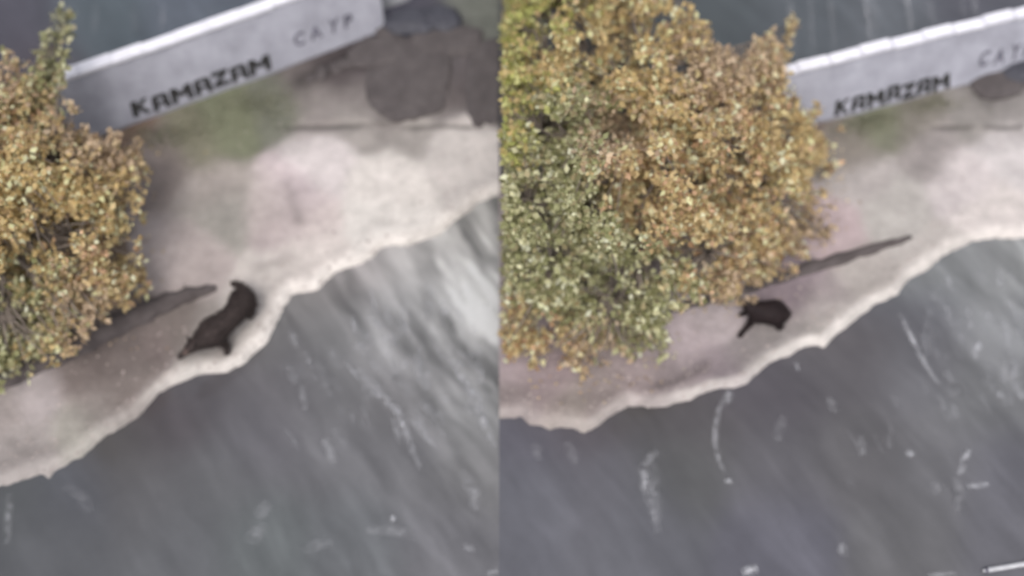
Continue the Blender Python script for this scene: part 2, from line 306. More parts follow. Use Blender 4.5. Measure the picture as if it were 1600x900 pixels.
fr += scatter('R', 50, (1440, 420, 1600, 640), 1.3, .05, .22)+scatter('R', 10, (1320, 560, 1500, 760), 1.2, .05, .14)
far_l = [([(x, 2+random.random()*8), (x+random.uniform(-4, 4), 60-x*.05)], random.uniform(4, 9), random.uniform(.05, .14)) for x in (150, 210, 255, 330)]
far_r = [([(x, -20), (x+4, 10), (x+10, 105-(x-1230)*.27)], w, a) for x, w, a in ((1232, 7, .2), (1262, 6, .12), (1295, 6, .15), (1350, 5, .42), (1362, 8, .14), (1415, 6, .38), (1450, 8, .14), (1500, 5, .15), (1518, 6, .28))]
foam('foam', 'thin pale foam streaks drifting on the left grey water', fl+far_l, 'L')
foam('foam', 'curled pale foam streaks drifting on the right grey water', fr+far_r, 'R')

# ------------------------------------------------------------------ wall with coping and lettering
def box_mesh(name, a, b, c, o, bevel=.0):
    """box from corner o along vectors a, b, c"""
    o = Vector(o); a = Vector(a); b = Vector(b); c = Vector(c)
    V = [o, o+a, o+a+b, o+b, o+c, o+a+c, o+a+b+c, o+b+c]
    F = [(0, 3, 2, 1), (4, 5, 6, 7), (0, 1, 5, 4), (1, 2, 6, 5), (2, 3, 7, 6), (3, 0, 4, 7)]
    bm = bmesh.new(); vs = [bm.verts.new(v) for v in V]; [bm.faces.new([vs[i] for i in f]) for f in F]
    bmesh.ops.recalc_face_normals(bm, faces=bm.faces)
    if bevel: bmesh.ops.bevel(bm, geom=bm.edges[:], offset=bevel, segments=2, affect='EDGES', profile=.6)
    me = bpy.data.meshes.new(name); bm.to_mesh(me); bm.free(); return me
BLOCK = {   # strokes (x0, y0, x1, y1) with their half width, in a unit box
    'K': [((.15, 0), (.15, 1), .15), ((.24, .42), (.84, 1), .14), ((.36, .58), (.86, 0), .14)],
    'A': [((.14, 0), (.20, .92), .14), ((.80, .92), (.86, 0), .14), ((.14, .89), (.86, .89), .11), ((.18, .42), (.82, .42), .09)],
    'M': [((.12, 0), (.13, 1), .12), ((.88, 0), (.87, 1), .12), ((.15, .95), (.50, .36), .12), ((.85, .95), (.50, .36), .12)],
    'Z': [((.06, .88), (.94, .88), .12), ((.80, .86), (.20, .14), .13), ((.06, .12), (.94, .12), .12)]}
def block_glyph(ch, depth):
    """heavy stencil letter made of straight strokes, each stroke a thin bar of paint on the wall"""
    V, F = [], []
    for q, ((x0, y0), (x1, y1), w) in enumerate(BLOCK[ch]):
        w *= 1.18
        if abs(x1-x0) > abs(y1-y0)*1.6: o = (0, w)
        else: o = (w, 0)
        b = len(V); e = q*.0006
        for z in (0, depth+e): V += [(x0-o[0], y0-o[1], z), (x1-o[0], y1-o[1], z), (x1+o[0], y1+o[1], z), (x0+o[0], y0+o[1], z)]
        F += [(b+3, b+2, b+1, b), (b+4, b+5, b+6, b+7), (b, b+1, b+5, b+4), (b+1, b+2, b+6, b+5), (b+2, b+3, b+7, b+6), (b+3, b, b+4, b+7)]
    V = np.array(V); V[:, 1] = np.clip(V[:, 1], 0, 1); V[:, 0] -= V[:, 0].min()
    me = mesh('letter', V, F, smooth=False); bm = bmesh.new(); bm.from_mesh(me); bmesh.ops.recalc_face_normals(bm, faces=bm.faces); bm.to_mesh(me); bm.free()
    return me, V
def glyph_mesh(ch, size, bold, depth, shear=0):
    cu = bpy.data.curves.new('glyph', 'FONT'); cu.body = ch; cu.size = size; cu.extrude = depth; cu.offset = bold; cu.shear = shear
    cu.resolution_u = 4
    ob = bpy.data.objects.new('glyph', cu); COL.objects.link(ob)
    dg = bpy.context.evaluated_depsgraph_get(); me = bpy.data.meshes.new_from_object(ob.evaluated_get(dg))
    bpy.data.objects.remove(ob); bpy.data.curves.remove(cu)
    n = len(me.vertices); a = np.empty(n*3); me.vertices.foreach_get('co', a); a = a.reshape(-1, 3)
    a[:, 0] -= a[:, 0].min(); return me, a
def build_wall(h, face_h, batter, cope_w, words, label):
    A, B = [Vector(p) for p in wall_w[h]]
    root = empty('concrete_wall', A, label=label, cat='wall')
    L = (B-A).length; d = (B-A).normalized(); n = Vector((-d.y, d.x, 0)).normalized()      # n points to the far side
    up = Vector((0, 0, 1)); inv = Matrix.Translation(-A)
    def add(name, me, mat): me.transform(inv); return link(name, me, mat, root)
    # battered body, subdivided along its length with a ragged broken end
    nseg = 60; V = []; F = []
    prof = [(-.0, -.55, 0), (0, 0, 0), (batter, face_h, 0), (batter+cope_w-.03, face_h, 0), (batter+cope_w+.05, -.6, 0)]
    for i in range(nseg+1):
        s = L*i/nseg
        for j, (q, z, _) in enumerate(prof):
            s2 = s+(random.uniform(-.10, .10) if i == nseg and h == 'L' else 0)
            V.append(A+d*s2+n*(q+.006*math.sin(s*2.1+j))+up*z)
    m = len(prof)
    for i in range(nseg):
        for j in range(m): F.append((i*m+j, (i+1)*m+j, (i+1)*m+(j+1) % m, i*m+(j+1) % m))
    F += [tuple(range(m)), tuple(nseg*m+j for j in range(m-1, -1, -1))]
    me = mesh('wall_body', V, F, smooth=False)
    bm = bmesh.new(); bm.from_mesh(me); bmesh.ops.recalc_face_normals(bm, faces=bm.faces); bm.to_mesh(me); bm.free()
    add('wall_body', me, M_WALL)
    # coping blocks with open joints
    cl = .55; k = int(L/cl)
    for i in range(k):
        if h == 'L' and i > k-3: continue
        gap = .002 if h == 'L' else .016
        j1, j2 = random.uniform(-.012, .012), random.uniform(-.008, .012)
        me = box_mesh('coping_block', d*(cl-gap)+n*random.uniform(-.02, .02)*(0 if h == 'L' else 1), n*(cope_w+.04+j1), up*(.075+j2), A+d*(i*cl)+n*(batter-.045+j1*1.5)+up*(face_h+.002), .014)
        add('coping_block', me, M_COPE)
    # lettering lies on the leaning face
    fv = (n*batter+up*face_h); fl_ = fv.length; fv.normalize(); fn = d.cross(fv)
    for body, s0, t0, wid, hei, bold, mat, lab, shear in words:
        cur = s0
        for ch, cw in body:
            if ch == ' ': cur += cw; continue
            me, a = block_glyph(ch, .01) if shear == 0 else glyph_mesh(ch, 1, bold, .01, shear)
            w0 = a[:, 0].max(); y0, y1 = a[:, 1].min(), a[:, 1].max()
            a[:, 0] = a[:, 0]/w0*cw*wid; a[:, 1] = (a[:, 1]-y0)/(y1-y0)*hei
            tj = random.uniform(-.018, .018); a[:, 0] += (a[:, 1]-.14)*random.uniform(-.10, .10); zmin = a[:, 2].min(); a[:, 2] = (a[:, 2]-zmin)/(a[:, 2].max()-zmin)*.006
            co_ = np.array([A+d*(cur+x)+fv*(t0+tj+y)-fn*(0) for x, y, z in a])+np.outer(a[:, 2]+.009, np.array(fn))
            me.vertices.foreach_set('co', co_.ravel()); me.update(); me.materials.clear()
            o = add('letter', me, mat)
            cur += cw
    return root
def along(h, px, py):
    A, B = wall_w[h]; p = P(px, py, ZW+.1); dd = (B-A)/np.linalg.norm(B-A); return float((p-A)@dd)
BATT, FH = .42, 1.02
def word(chars, total, rel): s = sum(rel); return [(c, total*r/s) for c, r in zip(chars, rel)]
rel = [1.0, .98, 1.2, .98, .92, .98, 1.22]
sL, eL = along('L', 213, 190), along('L', 432, 112)
sR, eR = along('R', 1303, 172), along('R', 1486, 128)
gL, hL = along('L', 470, 95), along('L', 566, 60)
gR, hR = along('R', 1524, 112), along('R', 1610, 90)
script = lambda tot: word('CA YP', tot, [1, 1.1, .35, .9, .9])
lw = build_wall('L', FH, BATT, .17, [(word('KAMAZAM', eL-sL, rel), sL, .05, .93, .285, .030, M_LETTER, None, 0), (script(hL-gL), gL, .28, .78, .25, .030, M_FAINT, None, .2)],
                'pale grey concrete wall ending in rubble, broken end at the top of the left picture')
rw = build_wall('R', FH-.06, BATT, .15, [(word('KAMAZAM', eR-sR, rel), sR, .03, .90, .29, .028, M_LETTER, None, 0), (script(hR-gR), gR, .26, .80, .28, .030, M_FAINT, None, .2)],
                'pale grey concrete wall with notched white coping, running off the right edge')

# ------------------------------------------------------------------ rocks, and dark slabs shaped to stand in for shade
def rock(px, py, rx, ry, rz, mat, seed, label, h, zoff=0, rot=0):
    p = ground_z(px, py, h)
    bm = bmesh.new(); bmesh.ops.create_icosphere(bm, subdivisions=5 if rx > .2 else 3, radius=1)
    R = Matrix.Rotation(rot, 3, 'Z')
    for v in bm.verts:
        c = v.co; n1 = float(fbm(np.array([c.x*1.3+seed]), np.array([c.y*1.3+c.z]), seed, 4)[0])
        n2_ = float(fbm(np.array([c.x*5+seed+c.z*2]), np.array([c.y*5+c.z*3]), seed+40, 3)[0]); v.co = c*(1+.30*n1+.10*n2_)
        v.co = Vector((math.copysign(abs(v.co.x)**.75, v.co.x)*rx, math.copysign(abs(v.co.y)**.75, v.co.y)*ry, math.copysign(abs(v.co.z)**.6, v.co.z)*rz))
        v.co = R @ v.co
    if h == 'L':
        for v in bm.verts: v.co.x = min(v.co.x, -.003-p[0])
    me = bpy.data.meshes.new('rock'); bm.to_mesh(me); bm.free(); me.polygons.foreach_set('use_smooth', np.ones(len(me.polygons), bool))
    o = link('rock', me, mat); o.location = (p[0], p[1], p[2]+zoff); props(o, label=label, cat='rock', group='dark rocks and shade slabs below the wall')
    return o
rock(640, 122, .74, .82, .10, M_ROCK_SHADE, 3, 'wide flat dark brown slab standing in for shade below the broken end of the left wall', 'L', zoff=-.02)
rock(590, 84, .50, .34, .12, M_ROCK_SHADE, 12, 'small brown shade slab wedged against the foot of the left wall end', 'L', rot=.35)
rock(768, 126, .44, .98, .10, M_ROCK_SHADE, 9, 'narrow dark slab standing in for shade, cut off by the seam between the two pictures', 'L', zoff=-.02)
rock(700, 66, .62, .36, .11, M_ROCK_SHADE, 33, 'low dark shade slab bridging the wide slab and the seam slab', 'L', zoff=-.01)
rock(690, 34, .34, .28, .20, M_BLUE_ROCK_SHADE, 5, 'small blue-black boulder right of the broken wall end', 'L')
rock(640, 40, .46, .28, .20, M_BLUE_ROCK_SHADE, 15, 'blue-grey boulder lying against the broken wall end', 'L')
rock(1560, 132, .48, .30, .10, M_ROCK_SHADE, 21, 'flat dark slab standing in for shade under the faded writing on the right wall', 'R', rot=.2)
rock(1612, 112, .56, .26, .18, M_BLUE_ROCK_SHADE, 23, 'dark purple slab standing in for shade against the right wall at the picture edge', 'R', rot=.2)

for i, (x, y, q) in enumerate([(486, 124, .09), (503, 116, .12), (524, 108, .10), (541, 100, .13), (560, 90, .12), (578, 66, .10), (604, 52, .15), (612, 74, .12), (622, 60, .10)]):  # rubble of the broken end, also darkening the shaded wall foot
    rock(x, y, q*1.25, q*.85, q*.6, M_ROCK_SHADE, 50+i, ('leftmost', 'second from left', 'third from left', 'fourth from left', 'fifth from left', 'sixth from left', 'large', 'lowest right', 'rightmost')[i]+' small dark rubble stone also darkening the shaded foot of the left wall', 'L', rot=.35+i)
# ------------------------------------------------------------------ tubes, logs, trees
def tube(pts, radii, seg=8, V=None, F=None):
    V = [] if V is None else V; F = [] if F is None else F; b0 = len(V); pts = [Vector(p) for p in pts]
    for i, p in enumerate(pts):
        t = (pts[min(i+1, len(pts)-1)]-pts[max(i-1, 0)]).normalized(); a = t.orthogonal().normalized() if i == 0 else (pa-t*pa.dot(t)).normalized(); pa = a
        b = t.cross(a)
        for k in range(seg):
            an = 2*math.pi*k/seg; V.append(p+(a*math.cos(an)+b*math.sin(an))*radii[i])
    for i in range(len(pts)-1):
        for k in range(seg):
            q = b0+i*seg; F.append((q+k, q+(k+1) % seg, q+seg+(k+1) % seg, q+seg+k))
    F.append(tuple(b0+k for k in range(seg-1, -1, -1))); F.append(tuple(b0+(len(pts)-1)*seg+k for k in range(seg)))
    return V, F
def log(h, line, label):
    n = 34; pts = []; rad = []
    lp = np.array([l[:2] for l in line], float); lr = [l[2] for l in line]
    for i in range(n):
        t = i/(n-1)*(len(line)-1); px = np.interp(t, range(len(line)), lp[:, 0]); py = np.interp(t, range(len(line)), lp[:, 1]); r = np.interp(t, range(len(line)), lr)
        g = ground_z(px, py, h); r *= (1.25 if h == 'L' else 1)*(1+.12*math.sin(i*1.7))+random.uniform(-.06, .06)
        pts.append(Vector(g)+Vector((0, random.uniform(-.012, .012), -r*(.05 if h == 'L' else .28)))); rad.append(r)
    V, F = tube(pts, rad, 12)
    root = pts[len(pts)//2].copy(); e = empty('fallen_log', root, label=label, cat='log')
    o = link('trunk', mesh('trunk', [v-root for v in V], F), M_LOG, e)
    for k in (6, 13, 20, 26):
        p = pts[k]-root; dv = Vector((random.uniform(-.2, .4), random.choice((-1, 1))*random.uniform(.3, .7), random.uniform(.3, .6))).normalized()
        ln = random.uniform(.08, .2); V, F = tube([p, p+dv*ln*.6, p+dv*ln+Vector((.02, 0, .01))], [.022, .015, .008], 6)
        link('branch_stub', mesh('branch_stub', V, F), M_LOG, e)
log('L', [(-60, 622, .10), (20, 588, .12), (110, 548, .14), (160, 522, .15), (220, 492, .15), (270, 470, .125), (310, 458, .09), (338, 450, .05)], 'long dark half-buried log reaching toward the running dog on the left')
log('R', [(1010, 492, .06), (1080, 476, .07), (1150, 458, .08), (1200, 440, .09), (1260, 420, .12), (1320, 402, .11), (1380, 384, .085), (1424, 371, .045)], 'long dark half-buried log tapering to the right above the crouching dog')

def in_poly(x, y, poly):
    c = False; n = len(poly); j = n-1
    for i in range(n):
        xi, yi = poly[i]; xj, yj = poly[j]
        if (yi > y) != (yj > y) and x < (xj-xi)*(y-yi)/(yj-yi)+xi: c = not c
        j = i
    return c
def poly_dist(x, y, poly):
    return float(seg_dist(np.array([x]), np.array([y]), poly+[poly[0]])[0])
def pick_leaf_cols(pal_points, palettes, px, py, n):
    """kind of foliage by the nearest area of the crown"""
    d = np.array([[(px_-a)**2+(py_-b)**2 for a, b, k in pal_points] for px_, py_ in zip(px, py)])
    d += RNG.normal(0, 3200, d.shape)
    kinds = [pal_points[i][2] for i in d.argmin(1)]
    out = np.zeros((n, 3))
    for i, k in enumerate(kinds): out[i] = lin(palettes[k][RNG.integers(len(palettes[k]))])
    return out
PAL = {'yg': [(160, 162, 84), (142, 146, 70), (130, 132, 64), (178, 178, 112), (166, 148, 88), (180, 156, 100)],
       'ol': [(146, 146, 102), (124, 126, 80), (160, 158, 114), (182, 180, 140), (110, 108, 68), (202, 200, 158), (150, 138, 100), (136, 138, 92)],
       'tan': [(186, 162, 114), (170, 146, 96), (204, 182, 134), (150, 124, 80), (178, 156, 106), (224, 198, 154), (142, 108, 74), (190, 152, 118), (166, 148, 100)],
       'pk': [(170, 146, 118), (154, 130, 104), (186, 162, 132), (138, 114, 90), (178, 156, 128), (166, 144, 106)],
       'gold': [(190, 164, 108), (174, 148, 94), (206, 182, 128), (154, 128, 78), (222, 200, 150), (164, 142, 92), (182, 154, 112)]}
LEAF_K = 1.36
for _k in PAL: PAL[_k] = [tuple(.78*v+.22*(sum(c)/3)*t for v, t in zip(c, (1.04, 1.0, .94))) for c in PAL[_k]]
def leaves(centres, radii, n_per, size, pal_points, h, squash=.8):
    n = int(sum(n_per)); C = np.repeat(np.array(centres), n_per, axis=0); R = np.repeat(np.array(radii), n_per)
    g = RNG.normal(0, 1, (n, 3)); g /= np.linalg.norm(g, axis=1)[:, None]; r = RNG.random(n)**.5
    pos = C+g*(R*r)[:, None]*np.array([1, 1, squash])
    ok = (pos[:, 0] < -.07) if h == 'L' else (pos[:, 0] > .07); ok &= pos[:, 2] > .3; pos = pos[ok]; n = len(pos)
    a = RNG.normal(0, 1, (n, 3)); a[:, 2] -= .3; a /= np.linalg.norm(a, axis=1)[:, None]
    up = RNG.normal(0, .6, (n, 3)); up[:, 2] += 1; b = np.cross(a, up); b /= np.linalg.norm(b, axis=1)[:, None]+1e-9; c = np.cross(a, b)
    s = size*(.45+1.0*RNG.random(n)**1.4)[:, None]
    V = np.stack([pos, pos+a*s*.45+b*s*.36+c*s*.08, pos+a*s*1.05, pos+a*s*.45-b*s*.36+c*s*.08], 1).reshape(-1, 3)
    i = np.arange(n)[:, None]*4; F = np.concatenate([np.hstack([i, i+1, i+2]), np.hstack([i, i+2, i+3])])
    px, py = proj(pos[:, 0], pos[:, 1], pos[:, 2])
    col = np.repeat(pick_leaf_cols(pal_points, PAL, px, py, n), 4, 0)*LEAF_K
    col *= np.repeat(.85+.3*RNG.random(n), 4)[:, None]
    return V, F, np.clip(col, 0, .72)
def build_tree(h, base_px, crown_poly, zfun, nclump, pal_points, label, extra, holes=(), lsize=.095, per=150, hub_z=1.6):
    base = Vector(ground_z(*base_px, h)); base.z -= .05
    root = empty('autumn_tree', base, label=label, cat='tree')
    xs = [p[0] for p in crown_poly]; ys = [p[1] for p in crown_poly]; cent = []; rad = []; num = []
    tries = 0
    while len(cent) < nclump and tries < 200000:
        tries += 1
        x = random.uniform(min(xs), max(xs)); y = random.uniform(min(ys), max(ys))
        if not in_poly(x, y, crown_poly): continue
        e = poly_dist(x, y, crown_poly)
        if any((x-hx)**2+(y-hy)**2 < hr*hr for hx, hy, hr in holes): continue
        if e < 14: continue
        zt = zfun(x, y); thick = min(2.2, .25+e*.018)
        z = max(.55, zt-random.random()**.8*thick)
        p = P(x, y, z)
        if any((p[0]-q[0])**2+(p[1]-q[1])**2+(p[2]-q[2])**2 < .11**2 for q in cent): continue
        cent.append(p); rr = min(.10+.22*random.random()**1.5, e*.0115); rad.append(rr); num.append(int(per*(rr/.27)**2.0*random.uniform(.5, 1.2))+4)
    for q in range(70):
        i = random.randrange(len(crown_poly)); x0, y0 = crown_poly[i]; x1, y1 = crown_poly[(i+1) % len(crown_poly)]; t = random.random()
        x = x0*(1-t)+x1*t; y = y0*(1-t)+y1*t; ox, oy = x-np.mean(xs), y-np.mean(ys); m_ = math.hypot(ox, oy); k = random.uniform(-6, 15)
        cent.append(P(x+ox/m_*k, y+oy/m_*k, max(.7, zfun(x, y)))); rad.append(random.uniform(.05, .11)); num.append(random.randint(5, 22))
    for (x, y, z, rr, nn) in extra: cent.append(P(x, y, z)); rad.append(rr); num.append(nn)
    V, F, c = leaves(cent, rad, num, lsize, pal_points, h)
    b = np.array(base)
    o = link('crown', mesh('crown', V-b, F, smooth=False, cols=c), M_LEAF, root); props(o, kind='stuff')
    # trunk and limbs reach every clump
    ctr = np.mean(cent, axis=0); hub = Vector((base.x*.6+ctr[0]*.4, base.y*.6+ctr[1]*.4, hub_z))
    Vt, Ft = tube([Vector((0, 0, -.2)), Vector((0, 0, .1)), (hub-base)*.5+Vector((.06, -.04, 0)), hub-base], [.24, .17, .14, .11], 12)
    link('trunk', mesh('trunk', Vt, Ft), M_BARK, root)
    order = sorted(range(len(cent)), key=lambda i: math.atan2(cent[i][1]-hub.y, cent[i][0]-hub.x)); nb = 11
    for g in range(nb):
        idx = order[g*len(order)//nb:(g+1)*len(order)//nb]
        if not idx: continue
        m = Vector(np.mean([cent[i] for i in idx], axis=0)); Vb, Fb = [], []
        mid = (hub+m)/2+Vector((random.uniform(-.15, .15), random.uniform(-.15, .15), .1))
        tube([hub-base, mid-base, m-base], [.075, .05, .03], 8, Vb, Fb)
        for i in idx:
            q = Vector(cent[i]); s = m if random.random() < .6 else mid
            k = (s+q)/2+Vector((random.uniform(-.12, .12), random.uniform(-.12, .12), random.uniform(0, .12)))
            tube([s-base, k-base, q-base], [.02, .013, .005], 5, Vb, Fb)
            for _ in range(3):
                e2 = q+Vector((random.gauss(0, 1), random.gauss(0, 1), random.gauss(0, .6))).normalized()*rad[i]*1.05
                tube([q-base, e2-base], [.006, .003], 3, Vb, Fb)
        V_ = np.array([tuple(v) for v in Vb])
        lim = (-.01-base.x) if h == 'L' else (.01-base.x)
        V_[:, 0] = np.minimum(V_[:, 0], lim) if h == 'L' else np.maximum(V_[:, 0], lim)
        link('branch', mesh('branch', V_, Fb), M_BARK, root)
    return root
polyR = [(740, -120), (1040, -120), (1055, -20), (1090, 30), (1125, 72), (1165, 88), (1190, 62), (1222, 40), (1240, 48), (1228, 100), (1235, 150), (1285, 180), (1315, 215), (1312, 250), (1284, 270), (1276, 310), (1290, 350), (1280, 378),
         (1240, 400), (1200, 436), (1168, 462), (1120, 462), (1075, 470), (1045, 486), (1050, 540), (1020, 556), (985, 535), (950, 558), (925, 578), (880, 566), (840, 560), (740, 562)]
def zR(x, y):
    d = math.hypot((x-960)/330, (y-190)/330)
    z = 3.6*(max(0, 1-d*d)**.5 if d < 1 else 0)+.3
    if y > 380: z = min(z, .7+max(0, (600-y))*.008)
    return max(z, .8)
palR = [(800, 60, 'yg'), (840, 20, 'yg'), (800, 180, 'yg'), (880, 80, 'gold'), (960, 60, 'gold'), (1010, 100, 'gold'), (1060, 40, 'gold'), (1080, 90, 'pk'), (1150, 120, 'pk'), (1200, 90, 'pk'), (1240, 60, 'tan'), (960, 200, 'pk'), (1030, 160, 'gold'), (900, 180, 'ol'),
        (860, 260, 'ol'), (840, 340, 'ol'), (900, 380, 'ol'), (830, 440, 'ol'), (960, 440, 'ol'), (1000, 520, 'ol'), (900, 470, 'ol'), (800, 520, 'tan'), (860, 540, 'tan'), (930, 560, 'pk'), (1010, 280, 'tan'), (1060, 330, 'tan'), (1120, 260, 'tan'), (1180, 220, 'tan'),
        (1160, 330, 'tan'), (1240, 200, 'gold'), (1230, 290, 'gold'), (1280, 230, 'tan'), (1260, 360, 'pk'), (1200, 400, 'tan'), (1100, 410, 'tan'), (1060, 440, 'ol'), (1150, 440, 'pk'), (1200, 160, 'tan')]
build_tree('R', (1000, 450), polyR, zR, 900, palR, 'large autumn tree with tan and olive leaves filling the right picture', [(1238, 44, 1.9, .10, 26), (1232, 60, 1.8, .12, 40), (1222, 84, 1.8, .15, 70), (1298, 322, 1.2, .04, 8), (1285, 300, 1.2, .05, 12), (1102, 48, 2.2, .12, 50)],
           holes=((972, 176, 22), (1070, 106, 27), (1120, 52, 24), (990, 204, 18), (1150, 90, 16), (1190, 130, 12), (880, 250, 9), (1150, 300, 9), (850, 150, 8), (940, 120, 8)), per=185)
polyL = [(-200, 70), (-60, 60), (0, 88), (40, 100), (62, 110), (72, 60), (92, 22), (108, 30), (100, 80), (95, 125), (110, 170), (150, 205), (200, 215), (235, 250), (228, 290), (205, 320), (205, 365), (222, 430), (212, 452), (180, 470), (150, 500), (110, 540),
         (60, 570), (0, 598), (-200, 640)]
def zL(x, y):
    d = math.hypot((x+40)/300, (y-260)/360)
    z = 3.1*(max(0, 1-d*d)**.5 if d < 1 else 0)+.3
    if y > 420: z = min(z, .7+max(0, 600-y)*.008)
    return max(z, .8)
palL = [(0, 120, 'pk'), (60, 120, 'ol'), (90, 60, 'ol'), (40, 180, 'tan'), (120, 200, 'pk'), (180, 230, 'pk'), (60, 260, 'gold'), (110, 290, 'gold'), (60, 340, 'gold'), (170, 320, 'gold'), (40, 400, 'gold'), (120, 380, 'tan'), (180, 400, 'tan'), (200, 440, 'tan'), (60, 460, 'ol'), (120, 470, 'pk'),
        (30, 520, 'ol'), (70, 510, 'gold'), (130, 510, 'pk'), (20, 560, 'ol'), (0, 300, 'gold'), (-80, 300, 'gold')]
build_tree('L', (20, 480), polyL, zL, 620, palL, 'autumn tree with golden-brown leaves at the left picture edge', [(96, 34, 2.2, .09, 22), (88, 58, 2.2, .11, 40), (80, 84, 2.2, .13, 60), (72, 105, 2.2, .15, 70), (222, 340, 1.0, .06, 10), (60, 80, 2.2, .08, 16)], holes=((20, 110, 12), (150, 345, 10), (170, 190, 14)), per=175)

# ------------------------------------------------------------------ fallen leaves and grass on the ground
def litter(h, spots, n, label):
    V, F, C = [], [], []
    k = 0
    while k < n:
        cx, cy, sx, sy, kd = random.choice(spots); px = random.gauss(cx, sx); py = random.gauss(cy, sy)
        p = P(px, py, ZS); z, d = sand_height(np.array([p[0]]), np.array([p[1]]), h)[:2]; z = float(z[0]); k += 1
        if float(d[0]) < .1 or (p[0] > -.05 if h == 'L' else p[0] < .05): continue
        a_ = random.uniform(0, 6.28); s = random.uniform(.03, .065); ca, sa = math.cos(a_)*s, math.sin(a_)*s; b = len(V); z += .012
        V += [(p[0], p[1], z), (p[0]+ca*.5-sa*.35, p[1]+sa*.5+ca*.35, z+.012), (p[0]+ca, p[1]+sa, z+.006), (p[0]+ca*.5+sa*.35, p[1]+sa*.5-ca*.35, z+.010)]
        F += [(b, b+1, b+2), (b, b+2, b+3)]; c = lin(random.choice(PAL[kd])); C += [c]*4
    o = link('fallen_leaves', mesh('fallen_leaves', V, F, smooth=False, cols=np.array(C)), M_LEAF); props(o, label=label, cat='leaves', kind='stuff')
litter('R', [(900, 590, 70, 20, 'tan'), (1010, 565, 25, 25, 'pk'), (1030, 540, 18, 15, 'ol'), (1290, 330, 14, 40, 'pk'), (1300, 260, 15, 30, 'tan'), (1120, 480, 50, 8, 'tan')], 200, 'brown fallen leaves scattered under the right tree')
litter('L', [(200, 420, 30, 30, 'tan'), (220, 300, 15, 40, 'pk'), (240, 230, 40, 15, 'gold'), (120, 530, 60, 12, 'pk')], 110, 'brown fallen leaves scattered beside the left tree')
def grass(h, spots, n, label):
    V, F, C = [], [], []
    for _ in range(n):
        cx, cy, sx, sy = random.choice(spots); px = random.gauss(cx, sx); py = random.gauss(cy, sy); p = P(px, py, ZS)
        z, d, dw = sand_height(np.array([p[0]]), np.array([p[1]]), h)[:3]; z = float(z[0])
        if float(dw[0]) > -.06: continue
        hh = random.uniform(.03, .10); an = random.uniform(0, 6.28); w = .006; b = len(V); t = Vector((random.gauss(0, .5), random.gauss(0, .5), 1)).normalized()*hh
        V += [(p[0]-w*math.cos(an), p[1]-w*math.sin(an), z-.01), (p[0]+w*math.cos(an), p[1]+w*math.sin(an), z-.01), (p[0]+t.x, p[1]+t.y, z+t.z)]
        F.append((b, b+1, b+2)); C += [lin(random.choice([(118, 122, 98), (136, 136, 114), (106, 110, 90), (146, 142, 122)]))]*3
    o = link('grass', mesh('grass', V, F, smooth=False, cols=np.array(C)), M_GRASS); props(o, label=label, cat='grass', kind='stuff')
grass('L', [(300, 200, 45, 12), (370, 172, 45, 14), (410, 160, 25, 14), (250, 215, 25, 10)], 3800, 'thin green grass along the foot of the left wall')
grass('R', [(1370, 185, 22, 10), (1340, 195, 22, 10), (1450, 165, 30, 8)], 2200, 'thin green grass along the foot of the right wall')

def pebbles(h, n, label):
    V, F, C = [], [], []; sh = SHORE[h]
    for _ in range(n):
        i = random.randrange(len(sh)-1); t = random.random(); px = sh[i][0]*(1-t)+sh[i+1][0]*t; py = sh[i][1]*(1-t)+sh[i+1][1]*t-abs(random.gauss(0, 55))
        if random.random() < .4: px = random.uniform(0, 778) if h == 'L' else random.uniform(782, 1600); py = random.uniform(150, 640)
        p = P(px, py, ZS); z, d, dw = sand_height(np.array([p[0]]), np.array([p[1]]), h)[:3]
        if float(d[0]) < .02 or float(dw[0]) > -.1 or abs(p[0]) < .05: continue
        q = random.uniform(.008, .026)*(1.5 if random.random() < .06 else 1); z = float(z[0])+q*.3; b = len(V); an = random.random()*3; k = random.uniform(.6, 1)
        for a_ in range(6): V.append((p[0]+math.cos(an+a_*1.047)*q*random.uniform(.8, 1.1), p[1]+math.sin(an+a_*1.047)*q*k, z-q*.4))
        V.append((p[0], p[1], z+q*.45)); F += [(b+a_, b+(a_+1) % 6, b+6) for a_ in range(6)]
        g = random.uniform(.6, .95); C += [lin((170, 158, 154))*g]*7
    o = link('pebbles', mesh('pebbles', V, F, cols=np.array(C)), M_SAND); props(o, label=label, cat='pebbles', kind='stuff')
pebbles('L', 800, 'small grey pebbles strewn over the left sandbank')
pebbles('R', 700, 'small grey pebbles strewn over the right sandbank')

